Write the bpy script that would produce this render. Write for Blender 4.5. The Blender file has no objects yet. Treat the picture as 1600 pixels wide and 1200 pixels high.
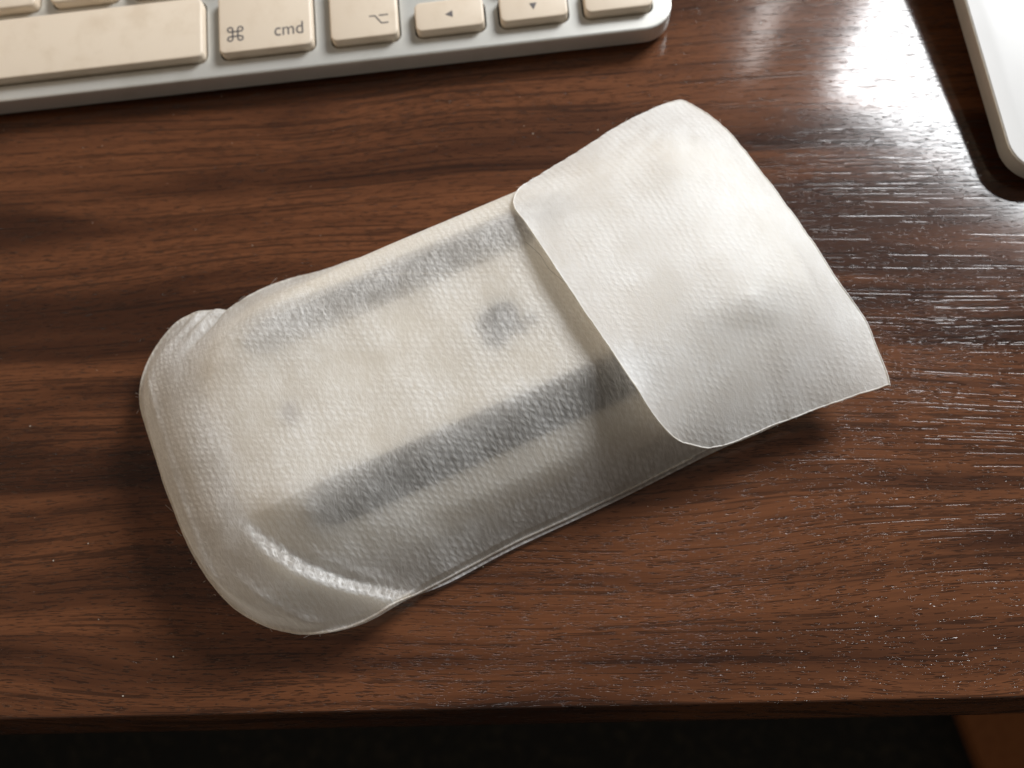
import bpy, bmesh, math, random
import numpy as np
from mathutils import Matrix, Vector

# ------------------------------------------------------------------ camera, light, exposure
S = 0.001                                   # everything below is written in millimetres
scene = bpy.context.scene
R = np.array([[0.99450572, -0.10130041, -0.02639335],
              [-0.0880341, -0.9457491, 0.31274373],
              [-0.05664255, -0.30870191, -0.94947078]])
CAM = Vector((0, 0, 167.0 * S))
cam_data = bpy.data.cameras.new("camera")
cam = bpy.data.objects.new("camera", cam_data)
scene.collection.objects.link(cam)
M = Matrix.Identity(4)
for i in range(3):
    M[i][0] = R[i, 0]; M[i][1] = -R[i, 1]; M[i][2] = -R[i, 2]; M[i][3] = CAM[i]
cam.matrix_world = M
cam_data.sensor_width = 36.0
cam_data.lens = 1341.0 / 1600.0 * 36.0
cam_data.clip_start = 0.005
cam_data.clip_end = 20.0
cam_data.dof.use_dof = True
cam_data.dof.focus_distance = 0.152
cam_data.dof.aperture_fstop = 15.0
scene.camera = cam

world = bpy.data.worlds.new("World")
scene.world = world
world.use_nodes = True
world.node_tree.nodes["Background"].inputs[0].default_value = (1.0, 0.92, 0.83, 1)
world.node_tree.nodes["Background"].inputs[1].default_value = 0.115

def window_light(name, az0, az1, el0, el1, dist, radiance, color):
    """upright window pane seen from the desk between two bearings and two elevations"""
    azm = math.radians((az0 + az1) / 2)
    w = 2 * dist * math.tan(math.radians((az1 - az0) / 2))
    z0, z1 = dist * math.tan(math.radians(el0)), dist * math.tan(math.radians(el1))
    ld = bpy.data.lights.new(name, 'AREA')
    ld.shape = 'RECTANGLE'; ld.size = w; ld.size_y = z1 - z0
    ld.energy = radiance * math.pi * w * (z1 - z0)
    ld.color = color
    lo = bpy.data.objects.new(name, ld)
    scene.collection.objects.link(lo)
    base = Vector((0.08, 0.11, 0))
    lo.location = base + Vector((math.sin(azm) * dist, math.cos(azm) * dist, (z0 + z1) / 2))
    d = Vector((-math.sin(azm), -math.cos(azm), 0))
    lo.rotation_euler = d.to_track_quat('-Z', 'Y').to_euler()
    return lo
window_light("window_light", 30.8, 60, 31, 51.2, 0.6, 36.5, (0.97, 0.985, 1.0))
window_light("window_slit_light", 20.6, 22.6, 30, 50.5, 0.6, 12.0, (1.0, 0.985, 0.96))

window_light("warm_room_lamp", -104, -70, 14, 34, 0.8, 3.2, (1.0, 0.74, 0.50))
vs = scene.view_settings
vs.view_transform = 'Standard'; vs.look = 'None'; vs.gamma = 1.0; vs.exposure = 0.0
vs.use_curve_mapping = False
scene.render.engine = 'CYCLES'
scene.cycles.use_denoising = True
scene.cycles.max_bounces = 14
scene.cycles.diffuse_bounces = 6
scene.cycles.transmission_bounces = 10
scene.cycles.transparent_max_bounces = 12
scene.cycles.sample_clamp_indirect = 8.0

# ------------------------------------------------------------------ helpers
col = scene.collection
rng = random.Random(7)

def link(o, parent=None):
    col.objects.link(o)
    if parent is not None: o.parent = parent
    return o
def mesh_obj(name, verts, faces, mat, parent=None, smooth=True):
    me = bpy.data.meshes.new(name)
    me.from_pydata([(v[0] * S, v[1] * S, v[2] * S) for v in verts], [], faces)
    me.validate(); me.update()
    if smooth: me.polygons.foreach_set('use_smooth', [True] * len(me.polygons))
    if mat: me.materials.append(mat)
    return link(bpy.data.objects.new(name, me), parent)
def bm_obj(name, bm, mat, parent=None, smooth=False):
    bmesh.ops.recalc_face_normals(bm, faces=bm.faces)
    for v in bm.verts: v.co *= S
    me = bpy.data.meshes.new(name); bm.to_mesh(me); bm.free()
    if smooth: me.polygons.foreach_set('use_smooth', [True] * len(me.polygons))
    if mat: me.materials.append(mat)
    return link(bpy.data.objects.new(name, me), parent)
def empty(name, loc, rot=(0, 0, 0), label=None, cat=None):
    o = bpy.data.objects.new(name, None)
    o.empty_display_size = 0.01
    link(o)
    o.location = (loc[0] * S, loc[1] * S, loc[2] * S); o.rotation_euler = rot
    if label: o["label"] = label
    if cat: o["category"] = cat
    return o
def rrect(x0, x1, y0, y1, r, n=5):
    pts = []
    for cx, cy, a0 in ((x1 - r, y0 + r, -90), (x1 - r, y1 - r, 0), (x0 + r, y1 - r, 90), (x0 + r, y0 + r, 180)):
        for k in range(n + 1):
            t = math.radians(a0 + 90 * k / n)
            pts.append((cx + r * math.cos(t), cy + r * math.sin(t)))
    return pts
def loops_obj(name, rings, mat, parent, cap0=True, cap1=True, smooth=True):
    """closed rings of equal length, joined one to the next"""
    n = len(rings[0]); verts = [p for r in rings for p in r]; faces = []
    for i in range(len(rings) - 1):
        for k in range(n):
            a, b = i * n + k, i * n + (k + 1) % n
            faces.append((a, b, b + n, a + n))
    if cap0: faces.append(tuple(reversed(range(n))))
    if cap1: faces.append(tuple(range((len(rings) - 1) * n, len(rings) * n)))
    o = mesh_obj(name, verts, faces, mat, parent, smooth)
    if smooth: sharp_by_angle(o.data, 40)
    return o
def sharp_by_angle(me, deg):
    bm = bmesh.new(); bm.from_mesh(me)
    for e in bm.edges:
        e.smooth = not (len(e.link_faces) == 2 and e.calc_face_angle(0) > math.radians(deg))
    bm.to_mesh(me); bm.free()
def slab(name, outline, z0, z1, bev, mat, parent, nb=3):
    """flat slab over a convex outline with rounded top and bottom edges"""
    P = np.array(outline, float); c = P.mean(0)
    nxt = np.roll(P, -1, 0); prv = np.roll(P, 1, 0)
    t = nxt - prv; t /= np.linalg.norm(t, axis=1)[:, None]
    nrm = np.stack([t[:, 1], -t[:, 0]], 1)
    rings = []
    for k in range(nb + 1):
        a = math.pi / 2 * (1 - k / nb)
        q = P - nrm * bev * (1 - math.cos(a)); z = z0 + bev * (1 - math.sin(a))
        rings.append([(x, y, z) for x, y in q])
    for k in range(nb + 1):
        a = math.pi / 2 * k / nb
        q = P - nrm * bev * (1 - math.cos(a)); z = z1 - bev * (1 - math.sin(a))
        rings.append([(x, y, z) for x, y in q])
    return loops_obj(name, rings, mat, parent)
def tube(path, r, n=6):
    """verts, faces of a tube along a 3-D path (mm)"""
    P = np.array(path, float); m = len(P)
    T = np.gradient(P, axis=0); T /= np.linalg.norm(T, axis=1)[:, None] + 1e-9
    up = np.tile(np.array([0, 0, 1.0]), (m, 1))
    A = np.cross(T, up); A /= np.linalg.norm(A, axis=1)[:, None] + 1e-9
    B = np.cross(A, T)
    V = []; F = []
    for k in range(n):
        a = 2 * math.pi * k / n
        V.append(P + (A * math.cos(a) + B * math.sin(a)) * r)
    V = np.stack(V, 1).reshape(-1, 3)
    for i in range(m - 1):
        for k in range(n):
            F.append((i * n + k, i * n + (k + 1) % n, (i + 1) * n + (k + 1) % n, (i + 1) * n + k))
    return V, F
def catmull(P, n_per_mm, closed=True):
    """resample a control polygon (k columns) as a smooth curve with even spacing"""
    P = np.array(P, float); n = len(P); out = []
    segs = n if closed else n - 1
    for i in range(segs):
        if closed: p0, p1, p2, p3 = P[i - 1], P[i], P[(i + 1) % n], P[(i + 2) % n]
        else: p0, p1, p2, p3 = P[max(i - 1, 0)], P[i], P[i + 1], P[min(i + 2, n - 1)]
        for t in np.linspace(0, 1, 12, endpoint=False):
            out.append(0.5 * ((2 * p1) + (p2 - p0) * t + (2 * p0 - 5 * p1 + 4 * p2 - p3) * t * t + (3 * p1 - p0 - 3 * p2 + p3) * t ** 3))
    if not closed: out.append(P[-1])
    out = np.array(out)
    if closed: out = np.vstack([out, out[:1]])
    d = np.r_[0, np.cumsum(np.linalg.norm(np.diff(out[:, :2], axis=0), axis=1))]
    m = max(8, int(d[-1] * n_per_mm))
    s = np.linspace(0, d[-1], m, endpoint=not closed)
    return np.stack([np.interp(s, d, out[:, k]) for k in range(out.shape[1])], 1)

# ------------------------------------------------------------------ materials
def new_mat(name):
    m = bpy.data.materials.new(name); m.use_nodes = True
    nt = m.node_tree; nt.nodes.clear()
    return m, nt
class NT:
    def __init__(s, nt): s.nt = nt
    def n(s, typ, **kw):
        nd = s.nt.nodes.new(typ)
        ins = kw.pop('ins', {})
        for k, v in kw.items(): setattr(nd, k, v)
        for k, v in ins.items():
            sock = nd.inputs[k]
            if isinstance(v, bpy.types.NodeSocket): s.nt.links.new(v, sock)
            else: sock.default_value = v
        return nd
    def math(s, op, a, b=0.0, c=None, clamp=False):
        nd = s.nt.nodes.new('ShaderNodeMath'); nd.operation = op; nd.use_clamp = clamp
        for i, v in enumerate([a, b] + ([c] if c is not None else [])):
            if isinstance(v, bpy.types.NodeSocket): s.nt.links.new(v, nd.inputs[i])
            else: nd.inputs[i].default_value = v
        return nd.outputs[0]
    def rng(s, v, a, b, c, d, smooth=True):
        nd = s.nt.nodes.new('ShaderNodeMapRange'); nd.clamp = True
        nd.interpolation_type = 'SMOOTHSTEP' if smooth else 'LINEAR'
        s.nt.links.new(v, nd.inputs[0])
        for i, q in enumerate((a, b, c, d)): nd.inputs[i + 1].default_value = q
        return nd.outputs[0]
    def vec(s, x, y, z=0.0):
        nd = s.nt.nodes.new('ShaderNodeCombineXYZ')
        for i, v in enumerate((x, y, z)):
            if isinstance(v, bpy.types.NodeSocket): s.nt.links.new(v, nd.inputs[i])
            else: nd.inputs[i].default_value = v
        return nd.outputs[0]
    def noise(s, v, scale=1.0, detail=2.0, rough=0.5, dist=0.0):
        nd = s.nt.nodes.new('ShaderNodeTexNoise')
        s.nt.links.new(v, nd.inputs['Vector'])
        nd.inputs['Scale'].default_value = scale; nd.inputs['Detail'].default_value = detail
        nd.inputs['Roughness'].default_value = rough; nd.inputs['Distortion'].default_value = dist
        return nd.outputs[0]
    def mix(s, f, a, b):
        nd = s.nt.nodes.new('ShaderNodeMix'); nd.data_type = 'RGBA'
        for k, v in ((0, f), (6, a), (7, b)):
            if isinstance(v, bpy.types.NodeSocket): s.nt.links.new(v, nd.inputs[k])
            else: nd.inputs[k].default_value = v if k == 0 else (*v, 1)
        return nd.outputs[2]
    def xyz(s):
        tc = s.n('ShaderNodeTexCoord')
        sc = s.n('ShaderNodeVectorMath', operation='SCALE', ins={0: tc.outputs['Object'], 3: 1 / S})
        sp = s.n('ShaderNodeSeparateXYZ', ins={0: sc.outputs[0]})
        return sc.outputs[0], sp.outputs[0], sp.outputs[1], sp.outputs[2]
    def out(s, sh):
        o = s.n('ShaderNodeOutputMaterial'); s.nt.links.new(sh, o.inputs[0])

def wood_mat():
    m, nt = new_mat("walnut_laminate"); g = NT(nt)
    v, x, y, z = g.xyz()
    # slow wander of the grain
    w1 = g.noise(g.vec(g.math('MULTIPLY', x, .0045), g.math('MULTIPLY', y, .010), 3.1), 1, 2)
    w2 = g.noise(g.vec(g.math('MULTIPLY', x, .02), g.math('MULTIPLY', y, .05), 7.7), 1, 1)
    yw = g.math('ADD', y, g.math('ADD', g.math('MULTIPLY', w1, 34), g.math('MULTIPLY', w2, 3)))
    # broad figure
    fig = g.noise(g.vec(g.math('MULTIPLY', x, .006), g.math('MULTIPLY', yw, .062), 1.7), 1, 4, .5, .5)
    fig2 = g.noise(g.vec(g.math('MULTIPLY', x, .009), g.math('MULTIPLY', yw, .35), 5.2), 1, 3, .6)
    fine = g.noise(g.vec(g.math('MULTIPLY', x, .09), g.math('MULTIPLY', yw, 3.0), 9.3), 1, 3, .65)
    c = g.mix(g.rng(fig, .40, .61, 0, 1), (.036, .0118, .0046), (.142, .052, .0205))
    c = g.mix(g.math('MULTIPLY', g.rng(fig2, .50, .70, 0, 1), .5), c, (.042, .0140, .0058))
    c = g.mix(g.math('MULTIPLY', g.rng(fine, .35, .70, 0, 1), .4), c, (.055, .0185, .0078))
    # pores: short dashes and long vessel lines
    dens = g.noise(g.vec(g.math('MULTIPLY', x, .012), g.math('MULTIPLY', yw, .05), 2.2), 1, 2)
    p1 = g.noise(g.vec(g.math('MULTIPLY', x, .42), g.math('MULTIPLY', yw, 5.0), 4.4), 1, 1.0, .5)
    p2 = g.noise(g.vec(g.math('MULTIPLY', x, .016), g.math('MULTIPLY', yw, 1.6), 8.4), 1, 1.5, .5)
    brk = g.noise(g.vec(g.math('MULTIPLY', x, .12), g.math('MULTIPLY', yw, .8), 6.1), 1, 1)
    d1 = g.rng(g.math('ADD', p1, g.math('MULTIPLY', dens, .20)), .690, .760, 0, 1)
    d2 = g.math('MULTIPLY', g.rng(g.math('ADD', p2, g.math('MULTIPLY', dens, .10)), .620, .665, 0, 1), g.rng(brk, .34, .48, 0, 1))
    pore = g.math('MAXIMUM', d1, g.math('MULTIPLY', d2, .85))
    c = g.mix(g.math('MULTIPLY', pore, .62), c, (.009, .0038, .0024))
    peel = g.noise(v, .7, 1)
    h = g.math('SUBTRACT', g.math('MULTIPLY', peel, .08), g.math('MAXIMUM', d1, g.math('MULTIPLY', d2, .16)))
    h = g.math('ADD', h, g.math('MULTIPLY', fine, .03))
    bump = g.n('ShaderNodeBump', ins={'Strength': 1.0, 'Distance': .060 * S, 'Height': h})
    rough = g.math('ADD', g.math('MULTIPLY', g.noise(v, .05, 1), .06), .075)
    b = g.n('ShaderNodeBsdfPrincipled', ins={'Base Color': c, 'Roughness': .6, 'Specular IOR Level': .05, 'Normal': bump.outputs[0],
        'Coat Weight': 1.0, 'Coat Roughness': rough, 'Coat IOR': 1.52, 'Coat Normal': bump.outputs[0]})
    g.out(b.outputs[0]); return m

def fabric_mat(name, emboss=1.0, opac=1.0, hol=1.0, fur=1.0):
    m, nt = new_mat(name); g = NT(nt)
    v, x, y, z = g.xyz()
    wob = g.noise(v, .22, 2)
    wob2 = g.noise(g.vec(y, x, 5.0), .3, 2)
    xa = g.math('ADD', g.math('ADD', x, g.math('MULTIPLY', y, .05)), g.math('MULTIPLY', wob, 1.6))
    yb = g.math('ADD', y, g.math('MULTIPLY', wob2, 1.3))
    k = 2 * math.pi
    sx = g.math('SINE', g.math('MULTIPLY', xa, k / 1.22))
    sy = g.math('SINE', g.math('ADD', g.math('MULTIPLY', yb, k / 1.25), g.math('MULTIPLY', xa, k / 2.44)))
    worn = g.rng(g.noise(v, .09, 2), .34, .58, .35, 1.0)
    dots = g.math('MULTIPLY', g.math('ADD', sx, 1.0), g.math('ADD', g.math('MULTIPLY', sy, .7), 1.0))
    dots = g.math('MULTIPLY', g.math('MULTIPLY', dots, .28), worn)
    # fibres in three directions
    def fib(ang, lx, ly, sd):
        c_, s_ = math.cos(ang), math.sin(ang)
        u = g.math('ADD', g.math('MULTIPLY', x, c_), g.math('MULTIPLY', y, s_))
        w = g.math('SUBTRACT', g.math('MULTIPLY', y, c_), g.math('MULTIPLY', x, s_))
        return g.noise(g.vec(g.math('MULTIPLY', u, lx), g.math('MULTIPLY', w, ly), sd), 1, 2, .6)
    f1 = fib(math.radians(97), .40, 5.5, 1.1)
    f2 = fib(math.radians(68), .5, 6.0, 3.3)
    f3 = fib(math.radians(128), .55, 6.0, 6.3)
    grain = g.noise(v, 5.0, 1, .6)
    fmax = g.math('MAXIMUM', g.math('MAXIMUM', g.math('MULTIPLY', f1, 1.05), f2), g.math('MULTIPLY', f3, .97))
    cloud = g.noise(v, .10, 3)
    h = g.math('ADD', g.math('MULTIPLY', dots, .66 * emboss), g.math('ADD', g.math('MULTIPLY', fmax, .8 * fur), g.math('MULTIPLY', grain, .40 / fur)))
    bump = g.n('ShaderNodeBump', ins={'Strength': .55, 'Distance': .16 * S, 'Height': h})
    colr = g.mix(g.rng(cloud, .35, .65, 0, 1), (.86, .847, .82), (.905, .90, .88))
    dif = g.n('ShaderNodeBsdfPrincipled', ins={'Base Color': colr, 'Roughness': .5, 'Specular IOR Level': .4, 'Normal': bump.outputs[0]})
    tr = g.n('ShaderNodeBsdfTranslucent', ins={'Color': (.96, .91, .82, 1), 'Normal': bump.outputs[0]})
    dens = g.math('ADD', g.math('MULTIPLY', g.math('SUBTRACT', fmax, .5), 1.9), g.math('ADD', g.math('MULTIPLY', dots, .26 * emboss), g.math('MULTIPLY', g.math('SUBTRACT', cloud, .5), .5)))
    tfac = g.rng(dens, -.05, .55, .80 * opac, .32 * opac, False)
    mx = g.n('ShaderNodeMixShader', ins={0: tfac, 1: dif.outputs[0], 2: tr.outputs[0]})
    tp = g.n('ShaderNodeBsdfTransparent', ins={'Color': (.97, .95, .92, 1)})
    hole = g.rng(dens, 0.0, .42, .20 * opac * hol, .02 * opac * hol, False)
    mx2 = g.n('ShaderNodeMixShader', ins={0: hole, 1: mx.outputs[0], 2: tp.outputs[0]})
    g.out(mx2.outputs[0]); return m

def plain(name, c, rough, metal=0.0, spot=None, bump=0.0, bscale=3.0, coat=0.0):
    m, nt = new_mat(name); g = NT(nt)
    v, x, y, z = g.xyz()
    n1 = g.noise(v, .12, 4, .6)
    cc = g.mix(g.rng(n1, .45, .75, 0, 1), c, spot or tuple(q * .9 for q in c))
    n2 = g.noise(v, bscale, 2)
    bp = g.n('ShaderNodeBump', ins={'Strength': bump, 'Distance': .05 * S, 'Height': n2})
    b = g.n('ShaderNodeBsdfPrincipled', ins={'Base Color': cc, 'Roughness': g.math('ADD', g.math('MULTIPLY', n1, .12), rough - .06),
        'Metallic': metal, 'Normal': bp.outputs[0], 'Coat Weight': coat})
    g.out(b.outputs[0]); return m

WOOD = wood_mat()
FAB = fabric_mat("nonwoven_fabric", 1.0)
FABFLAP = fabric_mat("nonwoven_fabric_flap", .7, .62, .2, .85)
ALU = plain("brushed_aluminium", (.70, .70, .665), .45, .55, (.63, .63, .59), .25, 9)
TPTOP = plain("trackpad_glass", (.80, .81, .81), .30, .0, (.80, .81, .81), .08, 9)
KEYM = plain("aged_cream_keycap", (.74, .635, .505), .45, 0, (.66, .55, .42), .25, 8)
LEGEND = plain("grey_key_print", (.13, .12, .12), .6)
DARK = plain("dark_recess", (.02, .02, .02), .7)
MBASE = plain("satin_aluminium", (.74, .73, .71), .5, .25, (.70, .69, .67), .1, 6)
MSHELL = plain("white_gloss_shell", (.80, .80, .79), .12)
RAIL = plain("black_glide_plastic", (.045, .046, .049), .5)
SENS = plain("smoked_sensor_window", (.34, .33, .36), .3)
LOGO = plain("dark_grey_emblem", (.018, .018, .02), .4)
FLOOR = plain("dark_carpet", (.013, .012, .009), .95, 0, (.040, .032, .020), .15, .5)
CABW = plain("orange_brown_wood", (.30, .10, .026), .85, 0, (.22, .07, .018))
DUST = plain("dust", (.55, .50, .42), .9)

# ------------------------------------------------------------------ the setting: floor and desk
fl = mesh_obj("floor", [(-1600, -1500, -722), (1600, -1500, -722), (1600, 1300, -722), (-1600, 1300, -722)], [(0, 1, 2, 3)], FLOOR, None, False)
fl["kind"] = "structure"

DESK_ANG = math.radians(-3.76)
desk = empty("desk", (-10, -6.4, 0), (0, 0, DESK_ANG), "dark walnut desk with a rounded front edge under everything else", "desk")
def extrude_profile(name, prof, x0, x1, mat, parent, nx=1):
    xs = np.linspace(x0, x1, nx + 1)
    rings = [[(float(xx), p[0], p[1]) for p in prof] for xx in xs]
    return loops_obj(name, rings, mat, parent, smooth=False)
prof = [(700, 0), (0, 0), (-.35, -.08), (-.6, -.3), (-.8, -.65), (-3.6, -7.5), (-3.9, -9), (-3.9, -22), (-2, -24), (700, -24)]
extrude_profile("tabletop", prof, -700, 700, WOOD, desk)
for sx in (-640, 640):
    for sy in (60, 640):
        slab("leg", rrect(sx - 25, sx + 25, sy - 25, sy + 25, 3, 2), -721.5 + 6.4 * 0, -24.5, 1, DARK, desk)
box = empty("wooden_box", (352, -50, -722), (0, 0, math.radians(9.5)), "orange brown wooden box on the dark floor below the desk's right end", "box")
slab("box_body", rrect(4, 330, -420, 60, 4, 3), .5, 22, 2, CABW, box)
slab("lid", rrect(0, 334, -424, 64, 4, 3), 22.5, 32, 2, CABW, box)

# ------------------------------------------------------------------ keyboard
KX, KY = 39.6 - 140.0, 133.9
kb = empty("keyboard", (KX, KY, 1.5), (math.radians(6), 0, 0), "slim silver aluminium keyboard with yellowed cream keys at the desk's far edge", "keyboard")
keys = []          # x0, x1, y0, y1 in keyboard coordinates
def add_row(y0, dep, edges):
    for a, b in edges: keys.append((a - KX, b - KX, y0, y0 + dep))
r1 = 4.2; DEP = 15.4; PIT = 18.3
add_row(r1, DEP, [(-235.5, -220.2), (-216.4, -201.1), (-197.4, -182.1), (-178.4, -157.0), (-153.2, -67.4), (-63.6, -42.2), (-38.0, -22.6)])
add_row(r1, 7.4, [(-18.6, -3.0), (.6, 15.9), (19.7, 34.9)])
add_row(r1 + 9.0, 6.4, [(.6, 15.9)])
def unit_row(i, first, left_end, right_end, dep=DEP):
    y = r1 + PIT * i; e = []
    xs = []; g0 = first
    while g0 - 19 > left_end + 16: g0 -= 19
    e.append((left_end, g0 - 1.8)); 
    while g0 + 19 < right_end - 12:
        e.append((g0 + 1.8, g0 + 17.2)); g0 += 19
    e.append((g0 + 1.8, right_end))
    add_row(y, dep, e)
unit_row(1, -105.0, -235.5, 34.9)
unit_row(2, -114.5, -235.5, 34.9)
unit_row(3, -119.0, -235.5, 34.9)
unit_row(4, -105.0, -235.5, 34.9)
unit_row(5, -105.0, -235.5, 34.9, 7.5)
# the shift key is wider than a unit: join the last keys of the second row
row2 = [k for k in keys if abs(k[2] - (r1 + PIT)) < .1 and k[0] + KX > -12]
if row2:
    x0 = min(k[0] for k in row2); x1 = max(k[1] for k in row2)
    keys = [k for k in keys if k not in row2] + [(x0, x1, r1 + PIT, r1 + PIT + DEP)]
KT = 5.0                                                    # plate thickness
def plate(name, outline, holes, z0, z1, bev, mat, parent):
    bm = bmesh.new()
    def loop(pts, z):
        vs_ = [bm.verts.new((p[0], p[1], z)) for p in pts]
        es = [bm.edges.new((vs_[i], vs_[(i + 1) % len(vs_)])) for i in range(len(vs_))]
        return vs_, es
    P = np.array(outline); t = np.roll(P, -1, 0) - np.roll(P, 1, 0); t /= np.linalg.norm(t, axis=1)[:, None]
    nr = np.stack([t[:, 1], -t[:, 0]], 1)
    top, te = loop(P - nr * bev, z1)
    alle = list(te); hl = []
    for h in holes:
        hv, he = loop(h, z1); alle += he; hl.append(hv)
    bmesh.ops.triangle_fill(bm, edges=alle, use_beauty=True)
    r2, _ = loop(P - nr * bev * .3, z1 - bev * .3); r3, _ = loop(P, z1 - bev); r4, _ = loop(P, z0)
    for A, B in ((top, r2), (r2, r3), (r3, r4)):
        for i in range(len(A)):
            j = (i + 1) % len(A); bm.faces.new((A[i], A[j], B[j], B[i]))
    bm.faces.new(r4)
    for hv in hl:
        lo = [bm.verts.new((v_.co.x, v_.co.y, z1 - 1.6)) for v_ in hv]
        for i in range(len(hv)):
            j = (i + 1) % len(hv); bm.faces.new((hv[i], hv[j], lo[j], lo[i]))
    return bm_obj(name, bm, mat, parent)
holes = [rrect(k[0] - .45, k[1] + .45, k[2] - .45, k[3] + .45, 2.0, 4) for k in keys]
plate("aluminium_plate", rrect(-140, 140, 0, 117, 6.5, 8), holes, 0, KT, .5, ALU, kb)
slab("key_bed", rrect(-137, 137, 2, 114, 4, 4), KT - 2.2, KT - 1.45, .1, DARK, kb)
ty = [(0, 9, 8), (0, 0, 0)]
cyl = [[(xx, 112 + 8.4 * math.cos(t), -6.2 + 8.4 * math.sin(t)) for t in np.linspace(0, 2 * math.pi, 24, endpoint=False)] for xx in (-138, 138)]
loops_obj("battery_tube", cyl, ALU, kb)
for sx in (-128, 128):
    slab("rubber_foot", rrect(sx - 6, sx + 6, 5, 12, 2, 3), -1.9, .3, .2, DARK, kb)
key_objs = {}
for k in keys:
    w, d = k[1] - k[0], k[3] - k[2]
    cx, cy = (k[0] + k[1]) / 2, (k[2] + k[3]) / 2
    o_ = rrect(-w / 2, w / 2, -d / 2, d / 2, 1.5, 5)
    sh = (round(w, 1), round(d, 1))
    if sh in key_objs:
        ko = link(bpy.data.objects.new("key", key_objs[sh]), kb)
    else:
        ko = slab("key", o_, KT - 1.3, KT + 2.3, .45, KEYM, kb); key_objs[sh] = ko.data
    ko.location = (cx * S, cy * S, 0)
    k_world = (k[0] + KX, k[2])
    if abs(k_world[0] + 63.6) < .2 and abs(k[2] - r1) < .1: KCMD = (ko, cx, cy)
    if abs(k_world[0] + 38.0) < .2 and abs(k[2] - r1) < .1: KOPT = (ko, cx, cy)
    if abs(k_world[0] + 18.6) < .2 and abs(k[2] - r1) < .1: KLEFT = (ko, cx, cy)
    if abs(k_world[0] - .6) < .2 and abs(k[2] - r1) < .1: KDOWN = (ko, cx, cy)
KZ = KT + 2.34
def ribbon(paths, w, z):
    """flat printed strokes of even width"""
    V = []; F = []
    for closed, pts in paths:
        P = np.array(pts, float); n = len(P)
        if closed: T = np.roll(P, -1, 0) - np.roll(P, 1, 0)
        else: T = np.gradient(P, axis=0)
        T /= np.linalg.norm(T, axis=1)[:, None]
        Nn = np.stack([-T[:, 1], T[:, 0]], 1) * w / 2
        b0 = len(V)
        for i in range(n):
            V.append((*(P[i] + Nn[i]), z)); V.append((*(P[i] - Nn[i]), z))
        for i in range(n if closed else n - 1):
            j = (i + 1) % n
            F.append((b0 + 2 * i, b0 + 2 * i + 1, b0 + 2 * j + 1, b0 + 2 * j))
    return V, F
def legend(keyrec, V, F):
    ko, cx, cy = keyrec
    return mesh_obj("key_legend", [(v[0] - KX - cx, v[1] - cy, v[2]) for v in V], F, LEGEND, ko, False)
# coordinates: desk x, keyboard y
def looped_square(cx, cy, s):
    a, r = s * .17, s * .165
    pts = []
    def arc(ox, oy, t0, t1):
        for t in np.linspace(t0, t1, 13): pts.append((cx + ox + r * math.cos(math.radians(t)), cy + oy + r * math.sin(math.radians(t))))
    q = a + r
    arc(q, q, 180, -90); arc(-q, q, -90, -360); arc(-q, -q, 0, -270) ; arc(q, -q, 90, -180)
    order = pts
    return [(True, order)]
legend(KCMD, *ribbon(looped_square(-59.7, 8.9, 3.5), .36, KZ))
legend(KOPT, *ribbon([(False, [(-28.9, 9.5), (-27.6, 9.5), (-26.9, 8.5), (-26.2, 7.5), (-24.6, 7.5)]), (False, [(-26.7, 9.5), (-24.6, 9.5)])], .32, KZ))
legend(KLEFT, [(-11.7, 7.8, KZ), (-10.0, 6.95, KZ), (-10.0, 8.65, KZ)], [(0, 1, 2)])
legend(KDOWN, [(8.25, 6.5, KZ), (9.1, 8.2, KZ), (7.4, 8.2, KZ)], [(0, 1, 2)])
fc = bpy.data.curves.new("cmd_text", 'FONT'); fc.body = "cmd"; fc.size = 1.0
fo = bpy.data.objects.new("cmd_text", fc); col.objects.link(fo)
bpy.context.view_layer.update()
me = bpy.data.meshes.new_from_object(fo.evaluated_get(bpy.context.evaluated_depsgraph_get()))
co = np.array([v.co[:] for v in me.vertices]); mn, mx_ = co.min(0), co.max(0)
TV = [(-50.7 + (c[0] - mn[0]) / (mx_[0] - mn[0]) * 6.6, 7.2 + (c[1] - mn[1]) / (mx_[1] - mn[1]) * 3.1, KZ) for c in co]
TF = [tuple(p.vertices) for p in me.polygons]
bpy.data.objects.remove(fo)
legend(KCMD, TV, TF)

# ------------------------------------------------------------------ trackpad
tp = empty("trackpad", (103.4, 86.6, 1.9), (math.radians(5.2), 0, math.radians(2.5)), "white topped aluminium trackpad with a rounded corner right of the pouch", "trackpad")
slab("aluminium_plate", rrect(0, 130, 0, 130, 8.5, 10), 0, 4.1, .3, ALU, tp)
slab("touch_surface", rrect(.3, 129.7, .3, 129.7, 8.2, 10), 3.9, 4.25, .15, TPTOP, tp)
cyl = [[(xx, 122 + 7.0 * math.cos(t), -4.6 + 7.0 * math.sin(t)) for t in np.linspace(0, 2 * math.pi, 24, endpoint=False)] for xx in (2, 128)]
loops_obj("battery_tube", cyl, ALU, tp)
for sx in (16, 114):
    slab("rubber_foot", rrect(sx - 7, sx + 7, 8, 14, 2, 3), -2.6, .2, .2, DARK, tp)

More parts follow.
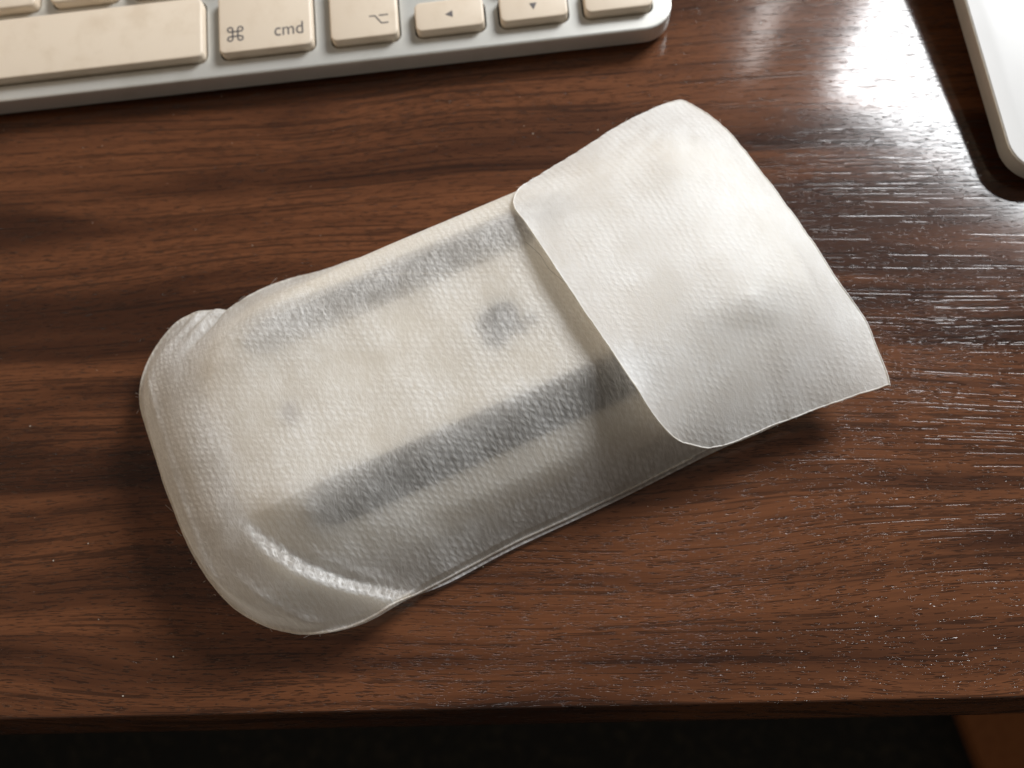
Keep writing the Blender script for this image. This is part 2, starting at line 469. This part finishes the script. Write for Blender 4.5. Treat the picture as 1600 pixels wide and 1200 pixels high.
# ------------------------------------------------------------------ mouse, upside down inside the pouch
ANG = math.radians(18.8)
OX, OY = -4.57, 59.69
mouse = empty("computer_mouse", (OX, OY, 0), (0, 0, ANG), "silver mouse lying upside down, showing faintly through the white pouch", "mouse")
HA, HB, NE = 56.75, 28.5, 3.6
def rho(a, b): return (np.abs(a / HA) ** NE + np.abs(b / HB) ** NE) ** (1 / NE)
def z_top(a, b):
    r = np.clip(rho(a, b), 0, 1)
    return (20.4 - np.where(b > 0, 5.0, 10.0) * np.clip((np.abs(b) - np.where(b > 0, 15.5, 14.0)) / np.where(b > 0, 13, 14.5), 0, 1) ** np.where(b > 0, 1.5, 1.08) - 2.2 * np.clip((np.abs(a) - 38) / 18.75, 0, 1) ** 2
            - 2.0 * np.clip((r - .88) / .12, 0, 1) ** 2)
def z_bot(a, b):
    r = np.clip(rho(a, b), 0, 1)
    return .7 + 6.5 * (np.abs(a) / HA) ** 2 + 2.6 * r ** 5
nth, nr = 128, 26
th = np.linspace(0, 2 * math.pi, nth, endpoint=False)
ea = HA * np.sign(np.cos(th)) * np.abs(np.cos(th)) ** (2 / NE); eb = HB * np.sign(np.sin(th)) * np.abs(np.sin(th)) ** (2 / NE)
rr = np.sin(np.linspace(.03, 1, nr) * math.pi / 2)
top_rings = [[(a * r, b * r, float(z_top(a * r, b * r))) for a, b in zip(ea, eb)] for r in rr]
bot_rings = [[(a * r, b * r, float(z_bot(a * r, b * r))) for a, b in zip(ea, eb)] for r in rr]
loops_obj("base_plate", top_rings + [[(p[0], p[1], p[2] - 1.2) for p in top_rings[-1]]], MBASE, mouse, True, False)
loops_obj("shell", [[(p[0], p[1], p[2] - 1.2) for p in top_rings[-1]]] + bot_rings[::-1], MSHELL, mouse, False, True)
RB, RW, RL = 17.0, 3.7, 34.0
RC = -11.5                                    # the rails sit a little off centre
def rail_h(a, b):
    a = a - RC
    u = np.clip((RL - np.abs(a)) / 6, 0, 1); w = RW * np.sqrt(np.clip(1 - (1 - u) ** 2, 0, 1))
    e = np.abs(np.abs(b) - RB)
    return np.where((e < w) & (np.abs(a) < RL), -.05 + .5 * (1 - (e / np.maximum(w, .01)) ** 2), 0.0)
for sgn in (1, -1):
    rings = []
    for a in np.r_[-RL + .05, np.linspace(-RL + .4, -RL + 6, 8), np.linspace(-RL + 8, RL - 8, 30), np.linspace(RL - 6, RL - .4, 8), RL - .05]:
        u = np.clip((RL - abs(a)) / 6, 0, 1); w = RW * math.sqrt(max(1 - (1 - u) ** 2, 1e-4))
        ring = []
        for q, hh in ((-1, -.4), (-1, .05), (-.85, .12), (-.55, .3), (0, .45), (.55, .3), (.85, .12), (1, .05), (1, -.4)):
            b = sgn * RB + q * w; ring.append((float(a) + RC, b, float(z_top(a + RC, b)) + hh))
        rings.append(ring)
    loops_obj("glide_rail", rings, RAIL, mouse)
# emblem: fruit silhouette with a bite and a leaf, upright direction along +a
def fruit():
    h = [(0, .36), (.10, .40), (.22, .43), (.36, .39), (.46, .28), (.50, .10), (.49, -.10), (.44, -.28), (.35, -.44), (.24, -.55), (.14, -.57), (.06, -.53), (0, -.51)]
    ctrl = h + [(-x, y) for x, y in h[-2:0:-1]]
    P = catmull(ctrl, 60)
    c, r = np.array([.58, .10]), .31
    d = P - c; L_ = np.linalg.norm(d, axis=1)
    bite = L_ < r
    P[bite] = c + d[bite] / L_[bite][:, None] * r
    leaf = []
    p0, p1 = np.array([.02, .46]), np.array([.24, .76])
    for t in np.linspace(0, 1, 9): leaf.append(p0 + (p1 - p0) * t + np.array([-.10, .074]) * math.sin(math.pi * t))
    for t in np.linspace(1, 0, 9)[1:-1]: leaf.append(p0 + (p1 - p0) * t - np.array([-.10, .074]) * math.sin(math.pi * t))
    return P, np.array(leaf)
body, leaf = fruit()
EM = 8.8
def emblem(name, P, parent, cx=0.0):
    Q = [(cx + y * EM * .98, -x * EM) for x, y in P]
    bm = bmesh.new()
    lo = [bm.verts.new((a, b, 20.36)) for a, b in Q]; hi = [bm.verts.new((a, b, 20.47)) for a, b in Q]
    bm.faces.new(hi)
    for i in range(len(Q)):
        j = (i + 1) % len(Q); bm.faces.new((lo[i], lo[j], hi[j], hi[i]))
    return bm_obj(name, bm, LOGO, parent)
eo = emblem("emblem", body, mouse); emblem("emblem_leaf", leaf, eo)
sens = rrect(-43.0, -40.2, -1.8, 3.0, 1.3, 5)
slab("sensor_window", sens, 19.2, 20.42, .1, SENS, mouse)

# ------------------------------------------------------------------ pouch
pouch = empty("fabric_pouch", (OX, OY, 0), (0, 0, ANG), "white non-woven fabric pouch with a folded flap on the desk, holding a mouse", "pouch")
FLAP = [(11.6, 16.1, 24.2), (12.5, 6.6, 24.9), (13.4, -2.4, 25.0), (14.6, -11.9, 24.7), (15.9, -20.9, 23.3), (16.8, -24.4, 21), (18.4, -28.4, 17), (20.7, -31.3, 13), (23.4, -33.1, 10.5), (26.3, -34.4, 9), (31.3, -35.2, 8.5), (38.0, -35.3, 8.5), (45.7, -35.9, 9), (53.3, -36.5, 9.5), (61.2, -37.4, 10), (62.1, -37.2, 10.2), (63.1, -30.7, 11), (63.4, -23.9, 12.5), (61.7, -16.7, 15), (60.8, -3.3, 16), (59.7, 9.8, 16), (58.8, 21.6, 15), (57.4, 28.6, 13.5), (55.9, 33.3, 12), (54.6, 34.3, 12), (51.6, 34.4, 12.5), (45.2, 33.7, 13.5), (37.1, 32.2, 14.5), (29.0, 30.3, 15), (21.2, 28.8, 15.5), (16.4, 27.7, 16), (14.1, 26.1, 17.5), (12.5, 23.7, 19.5), (11.5, 20.6, 21.8), (11.5, 18.3, 23.2)]
FRONT = [(28.0, -33.5, 2.5), (7.0, -34.2, 2), (-14.7, -34.4, 2), (-28.3, -35.2, 2.2), (-35.6, -35.7, 3), (-39.3, -36.2, 5), (-42.7, -36.6, 5), (-46.4, -36.6, 5), (-51.2, -35.8, 5), (-55.8, -34.3, 5), (-59.9, -31.8, 5), (-63.8, -28.2, 5), (-67.1, -23.6, 5), (-69.4, -18.1, 5), (-70.7, -13.0, 5), (-71.5, -7.9, 5), (-72.1, 0.5, 5), (-72.3, 9.0, 5), (-72.3, 17.0, 5), (-72.1, 22.0, 5), (-70.8, 26.0, 5), (-68.3, 29.7, 5), (-65.3, 32.6, 5), (-61.6, 34.4, 6), (-58.1, 35.6, 6), (-54.9, 35.6, 6), (-51.7, 34.4, 6), (-49.9, 33.3, 6), (-48.9, 33.8, 6), (-46.1, 34.2, 6), (-41.0, 34.7, 6), (-35.3, 34.4, 6), (-28.6, 33.6, 5.5), (-20.3, 32.9, 5), (-7.7, 31.5, 4.5), (4.1, 31.6, 4), (15.7, 32.4, 4)]
MOUTH = [(33, 32.8, 5), (42.5, 32.8, 6), (43.6, 30, 9), (44, 24, 17), (44.2, 10, 20.8), (43.8, -10, 20.6), (43.2, -20, 16.6), (42.2, -26, 11.0), (41, -31, 6.5), (40, -33.4, 6), (36, -33.6, 4.5)]

G = 0.6
GA, GB = np.arange(-80, 72, G), np.arange(-44, 44, G)
AA, BB = np.meshgrid(GA, GB, indexing='ij')
def inside(poly, A, B):
    res = np.zeros(A.shape, bool); n = len(poly); j = n - 1
    for i in range(n):
        xi, yi = poly[i][:2]; xj, yj = poly[j][:2]
        cond = ((yi > B) != (yj > B)) & (A < (xj - xi) * (B - yi) / (yj - yi + 1e-12) + xi)
        res ^= cond; j = i
    return res
def smooth_noise(A, B, scale, seed):
    r = np.random.RandomState(seed); out = np.zeros(A.shape)
    for _ in range(10):
        k = r.normal(size=2) * scale; out += np.sin(A * k[0] + B * k[1] + r.uniform(0, 6.28))
    return out / 10 ** .5
def nearest_z(outl, A, B):
    Z = np.zeros(A.size); a = A.ravel(); b = B.ravel()
    for s in range(0, a.size, 4000):
        d = (a[s:s + 4000, None] - outl[None, :, 0]) ** 2 + (b[s:s + 4000, None] - outl[None, :, 1]) ** 2
        i = np.argsort(d, 1)[:, :2]
        w = 1 / (np.take_along_axis(d, i, 1) + 1e-3)
        Z[s:s + 4000] = (outl[i, 2] * w).sum(1) / w.sum(1)
    return Z.reshape(A.shape)
def drape(outl, obst, press, iters=(500, 300, 350)):
    """stretch a sheet over an obstacle: heights on the outline are held, the rest settles"""
    mask = inside(outl[:, :2], AA, BB)
    zb = nearest_z(outl[::3], AA, BB)
    Z = None
    for lev, it in zip((4, 2, 1), iters):
        m = mask[::lev, ::lev]; o = obst[::lev, ::lev]; zz = zb[::lev, ::lev]; p = press[::lev, ::lev] * (G * lev) ** 2 / 4
        if Z is None: Z = np.where(m, np.maximum(o, zz), zz)
        else:
            Z = np.repeat(np.repeat(Z, 2, 0), 2, 1)[:m.shape[0], :m.shape[1]]
            Z = np.where(m, np.maximum(Z, o), zz)
        for _ in range(it):
            N = .25 * (np.roll(Z, 1, 0) + np.roll(Z, -1, 0) + np.roll(Z, 1, 1) + np.roll(Z, -1, 1)) + p
            Z = np.where(m, np.maximum(N, o), zz)
    for _ in range(4):                          # a little stiffness
        N = .25 * (np.roll(Z, 1, 0) + np.roll(Z, -1, 0) + np.roll(Z, 1, 1) + np.roll(Z, -1, 1))
        Z = np.where(m, np.maximum(N, o - .05), zz)
    return Z, mask
def sample(Z, a, b):
    u = np.clip((a - GA[0]) / G, 0, len(GA) - 1.001); v = np.clip((b - GB[0]) / G, 0, len(GB) - 1.001)
    i, j = u.astype(int), v.astype(int); fu, fv = u - i, v - j
    return Z[i, j] * (1 - fu) * (1 - fv) + Z[i + 1, j] * fu * (1 - fv) + Z[i, j + 1] * (1 - fu) * fv + Z[i + 1, j + 1] * fu * fv
def curve_dist(ctrl, A, B):
    """distance to a curve, signed by side, and position 0..1 along it"""
    P = catmull([(x, y) for x, y in ctrl], 2.0, False)
    T = np.gradient(P, axis=0); T /= np.linalg.norm(T, axis=1)[:, None]
    D = np.full(A.shape, 1e9); SG = np.zeros(A.shape); TT = np.zeros(A.shape)
    for i in range(len(P)):
        dx, dy = A - P[i, 0], B - P[i, 1]; d = dx * dx + dy * dy
        s = T[i, 0] * dy - T[i, 1] * dx
        k = d < D
        D[k] = d[k]; SG[k] = s[k]; TT[k] = i / (len(P) - 1)
    return np.sqrt(D) * np.sign(SG), TT
def sstep(x): x = np.clip(x, 0, 1); return x * x * (3 - 2 * x)
rho_g = rho(AA, BB)
obst_mouse = np.where(rho_g <= 1, z_top(AA, BB) + rail_h(AA, BB), -5)

# --- front panel
fo_ = catmull(FRONT + MOUTH, 3.0)
fr = np.random.RandomState(3)
fo_[:, :2] += np.stack([np.convolve(np.r_[q[-6:], q, q[:6]], np.ones(13) / 13, 'valid') for q in fr.normal(size=(2, len(fo_)))], 1) * .12
press = .002 + .075 * sstep((-52 - AA) / 8) + .02 * sstep((np.abs(BB) - 26) / 6)
rp = (np.abs((AA + 50) / 22.3) ** 3 + np.abs((BB - 1) / 32.5) ** 3) ** (1 / 3)
pad = np.where((AA < -44) & (rp < 1), 3 + 13.3 * np.clip(1 - rp ** 6, 0, 1) ** .55, -5)
Zf, mf = drape(fo_, np.maximum(obst_mouse + .12 + (.75 + .8 * (BB > 0)) * sstep((np.abs(BB) - 9) / 6) * (1 - .85 * sstep((BB - 19) / 3)) + 1.5 * sstep((-24 - AA) / 20), pad), press)
d2, t2 = curve_dist([(-58, -9), (-55, -16), (-51.5, -22.5), (-46, -28.5), (-40, -33), (-34.5, -36.5)], AA, BB)
lob = -d2
along = sstep((t2 - .08) / .35)
add = np.where(lob > -0.6, 3.3 * sstep((lob + .7) / 2.3) * np.exp(-np.clip(lob - 1.4, 0, None) / 7.0), 0) * along
add += np.where(lob < -.6, -.9 * np.exp((lob + .6) / 3.5), -.9 * (1 - sstep((lob + .6) / 1.2))) * along * sstep((Zf - 3) / 6)
add += (.55 * np.exp(-((lob - 7.5 - 2.5 * t2) / 1.0) ** 2) + .4 * np.exp(-((lob - 12.5 + 2 * t2) / 1.3) ** 2)) * sstep((t2 - .15) / .3) * (1 - sstep((t2 - .65) / .3))
add += .45 * np.exp(-((lob + 4.0 - 3.0 * t2) / .9) ** 2) * sstep((t2 - .3) / .3) * (1 - sstep((t2 - .75) / .25))
d1, t1 = curve_dist([(-47.6, 36), (-48.6, 32.5), (-50.6, 28.4), (-54.0, 24.6), (-59.5, 20.0)], AA, BB)
al1 = 1 - sstep((t1 - .35) / .6)
lob1 = -d1
add1 = (-1.5 * np.exp(-(d1 / .8) ** 2) + np.where(lob1 < 0, 1.0, 0) * 0) * al1
side = np.where(d1 * np.sign(d1[np.argmin(abs(GA + 58)), np.argmin(abs(GB - 30))]) > 0, np.abs(d1), -1)
add1 += np.where(side > 0, 1.05 * np.cos(2 * math.pi * (side - 2.6) / (4.2 + .05 * (AA + 58))) * np.exp(-side / 8) * sstep(side / 1.5), 0) * al1
und = smooth_noise(AA, BB, .22, 5) * .13 + smooth_noise(AA, BB, .5, 9) * .05
free = sstep((Zf - np.maximum(obst_mouse, pad * .9) - .3) / 2.0)
end_r = .5 * np.exp(-((AA + 66.5 + .0006 * (BB - 3) ** 2) / 1.3) ** 2) * sstep((30 - np.abs(BB)) / 6)
Zfront = Zf + add + add1 + (und * (.2 + 1.7 * free)) + end_r
Zfront = np.maximum(Zfront, np.where(rho_g < .99, obst_mouse + .16, -5))
Zfront = np.maximum(Zfront, 1.2)

def ring_smooth(z, k):
    return np.convolve(np.r_[z[-k:], z, z[:k]], np.ones(2 * k + 1) / (2 * k + 1), 'valid')
def sheet(name, outl, Z, mat, parent, rings=130, centre=None, zfun=None, extra=None):
    n = len(outl)
    zedge = None
    if zfun is None:
        zedge = sample(Z, outl[:, 0], outl[:, 1]) if extra is None else outl[:, 2] + ring_smooth(sample(extra, outl[:, 0], outl[:, 1]), 4)
        zedge = ring_smooth(np.maximum(zedge, 1.0), 3)
    if extra is None: zedge = None
    c = outl[:, :2].mean(0) if centre is None else np.array(centre)
    rs = np.r_[np.linspace(.03, .9, rings - 30), np.linspace(.905, 1, 30)]
    V = []; F = []
    for r in rs:
        P = c + (outl[:, :2] - c) * r
        z = sample(Z, P[:, 0], P[:, 1]) if zfun is None else zfun(P[:, 0], P[:, 1], r)
        if zedge is not None:
            if r > .93 and extra is not None: z = ring_smooth(z, 2)
            w = float(sstep(np.array((r - .968) / .032))); z = z * (1 - w) + zedge * w
        V.append(np.stack([P[:, 0], P[:, 1], z], 1))
    V = np.concatenate(V)
    for i in range(len(rs) - 1):
        for k in range(n):
            q = (k + 1) % n; F.append((i * n + k, i * n + q, (i + 1) * n + q, (i + 1) * n + k))
    zc = float(V[:n, 2].mean()); V = np.vstack([V, [[c[0], c[1], zc]]])
    F += [((k + 1) % n, k, len(V) - 1) for k in range(n)]
    return mesh_obj(name, V, F, mat, parent)
fp = sheet("front_panel", fo_, Zfront, FAB, pouch, centre=(24, 0), rings=170, extra=add + add1)

# --- flap
fl_ = catmull(FLAP, 3.0)
fl_[:, :2] += np.stack([np.convolve(np.r_[q[-5:], q, q[:5]], np.ones(11) / 11, 'valid') for q in fr.normal(size=(2, len(fl_)))], 1) * .15
obst_flap = np.maximum(np.where(mf, Zfront, -5), obst_mouse) + .7
Zl, ml = drape(fl_, np.where(inside(fl_[:, :2], AA, BB), obst_flap, -5), .016 + .03 * sstep((AA - 52) / 6))
Zl = Zl + np.where(ml, smooth_noise(AA, BB, .2, 21) * .12 + smooth_noise(AA, BB, .55, 22) * .05, 0)
Zl = np.maximum(Zl, np.where(rho_g < .99, obst_mouse + .5, -5))
for _ in range(14):                             # the flap is stiff: no small dents
    N = .25 * (np.roll(Zl, 1, 0) + np.roll(Zl, -1, 0) + np.roll(Zl, 1, 1) + np.roll(Zl, -1, 1))
    Zl = np.where(ml, N, Zl)
d3, t3 = curve_dist([(45, -17), (44, -20), (42, -27), (40.2, -35.6)], AA, BB)
r3 = d3 * np.sign(d3[np.argmin(abs(GA - 52)), np.argmin(abs(GB + 26))])
Zl = Zl - np.where(ml, .7 * np.where(r3 < 0, np.exp(r3 / 9.0), np.exp(-np.clip(r3, 0, None) / 3.2)) * sstep(t3 / .2) * (1 - .85 * sstep((t3 - .25) / .75)), 0)
for _ in range(2):
    N = .25 * (np.roll(Zl, 1, 0) + np.roll(Zl, -1, 0) + np.roll(Zl, 1, 1) + np.roll(Zl, -1, 1))
    Zl = np.where(ml, N, Zl)
Zl = np.where(ml & mf, np.maximum(Zl, Zfront + .35), Zl)
for cx_, cy_, ang_, ln_, wd_, am_ in ((44, 25, 35, 7, 1.1, .5), (49, 21, 60, 5, 1.0, .4), (40, 28, 15, 6, 1.2, .4), (56, -12, 95, 9, .9, .35), (55, 10, 85, 10, .8, .3)):
    ct, st = math.cos(math.radians(ang_)), math.sin(math.radians(ang_))     # handling dents near the fold
    uu, ww = (AA - cx_) * ct + (BB - cy_) * st, (BB - cy_) * ct - (AA - cx_) * st
    Zl = Zl - np.where(ml, am_ * np.exp(-(uu / ln_) ** 2 - (ww / wd_) ** 2), 0)
for _ in range(2):
    N = .25 * (np.roll(Zl, 1, 0) + np.roll(Zl, -1, 0) + np.roll(Zl, 1, 1) + np.roll(Zl, -1, 1))
    Zl = np.where(ml, N, Zl)
fs = sheet("flap", fl_, Zl, FABFLAP, pouch, centre=(40, 0), rings=120)
V, F = tube(np.c_[fl_[:, :2], sample(Zl, fl_[:, 0], fl_[:, 1])], .14)
mesh_obj("flap_edge", V, F, FABFLAP, fs)

# --- back panel: lies on the desk, rises to the side seams and on to the fold of the flap
left = [p for p in FRONT]
BACK = [(x, y - (.9 if (-34 < x < 40 and y < 0) else .15 if y < 0 else -.2), max(z - .7, 1.0)) for x, y, z in left] + [(30, 33.2, 4.5), (44, 34.4, 6.5)] + \
       [(x, y, z - .12) for x, y, z in FLAP[:8:-1] if x > 50] + [(45, -35.4, 6.5), (36, -34.9, 3.6)]
bo_ = catmull(BACK, 2.0)
bz = bo_[:, 2]
def back_z(a, b, r): return .35 + (bz - .35) * r ** np.where(bo_[:, 0] > 40, 9, 4)
sheet("back_panel", bo_, None, FAB, pouch, rings=60, centre=(-6, 0), zfun=back_z)
# welded seam bead along the sides and the closed end
def seam_path(o, z): return np.c_[o[:, :2], z]
sel = fo_[:int(len(fo_))]
zs = ring_smooth(sel[:, 2] + ring_smooth(sample(add + add1, sel[:, 0], sel[:, 1]), 4), 3)
keep = sel[:, 0] < 24
idx = np.where(keep)[0]
brk = np.where(np.diff(idx) > 1)[0]
order = np.r_[idx[brk[0] + 1:], idx[:brk[0] + 1]] if len(brk) else idx
V, F = tube(np.c_[sel[order, :2], np.maximum(zs[order] - .1, .5)], .2)
mesh_obj("seam", V, F, FAB, pouch)

# loose fibres standing off the edges
def fibres(name, outl, Z, n, seed, parent):
    r = np.random.RandomState(seed); VV = []; FF = []; off = 0
    for _ in range(n):
        i = r.randint(len(outl)); p = outl[i, :2]; t = outl[(i + 1) % len(outl), :2] - outl[i - 1, :2]; t /= np.linalg.norm(t) + 1e-9
        nrm = np.array([t[1], -t[0]]); c = outl[:, :2].mean(0)
        if nrm @ (p - c) < 0: nrm = -nrm
        L = r.uniform(.3, 1.1); sl = r.normal() * .8; cu = r.normal() * .6
        s = np.linspace(-.15, 1, 6)
        P = p + nrm * (s * L)[:, None] * .6 + t * (s * L * sl + s * s * cu * L)[:, None]
        z0 = sample(Z, np.array([p[0]]), np.array([p[1]]))[0]
        V, F = tube(np.c_[P, z0 + s * r.normal() * .4 * L], .018, 4)
        VV.append(V); FF += [tuple(q + off for q in f) for f in F]; off += len(V)
    o = mesh_obj(name, np.concatenate(VV), FF, FAB, parent); o["kind"] = "stuff"
fibres("loose_fibre", fl_, Zl, 40, 4, pouch)
fibres("loose_fibre", fo_[fo_[:, 0] < 14], Zfront, 34, 5, pouch)
# one dark hair caught beneath the flap
hp = catmull([(10.2, 13.0), (11.6, 9.5), (12.0, 6.0), (13.6, 2.0), (13.9, -1.5)], 4, False)
V, F = tube(np.c_[hp, sample(Zfront, hp[:, 0], hp[:, 1]) + .12], .022, 4)
hair = mesh_obj("hair", V, F, DARK)
hair.location = (OX * S, OY * S, 0); hair.rotation_euler = (0, 0, ANG)
hair["label"] = "thin dark hair lying on the pouch beside the flap's edge"; hair["category"] = "hair"

# specks of dust on the desk
VV = []; FF = []
for k in range(170):
    x, y = rng.uniform(-120, 110), rng.uniform(-2, 145); s = rng.choice((.05, .06, .08, .1, .16))
    a0 = rng.uniform(0, 6.3); b = len(VV)
    ring = [(x + s * math.cos(a0 + q) * rng.uniform(.6, 1.3), y + s * math.sin(a0 + q) * rng.uniform(.6, 1.3), .012) for q in (0, 1.25, 2.5, 3.8, 5.0)]
    VV += ring + [(x, y, .012 + s * .8)]
    FF += [(b + i, b + (i + 1) % 5, b + 5) for i in range(5)]
du = mesh_obj("dust", VV, FF, DUST, None, False)
du["kind"] = "stuff"; du["label"] = "scattered pale specks of dust on the dark desk top"; du["category"] = "dust"
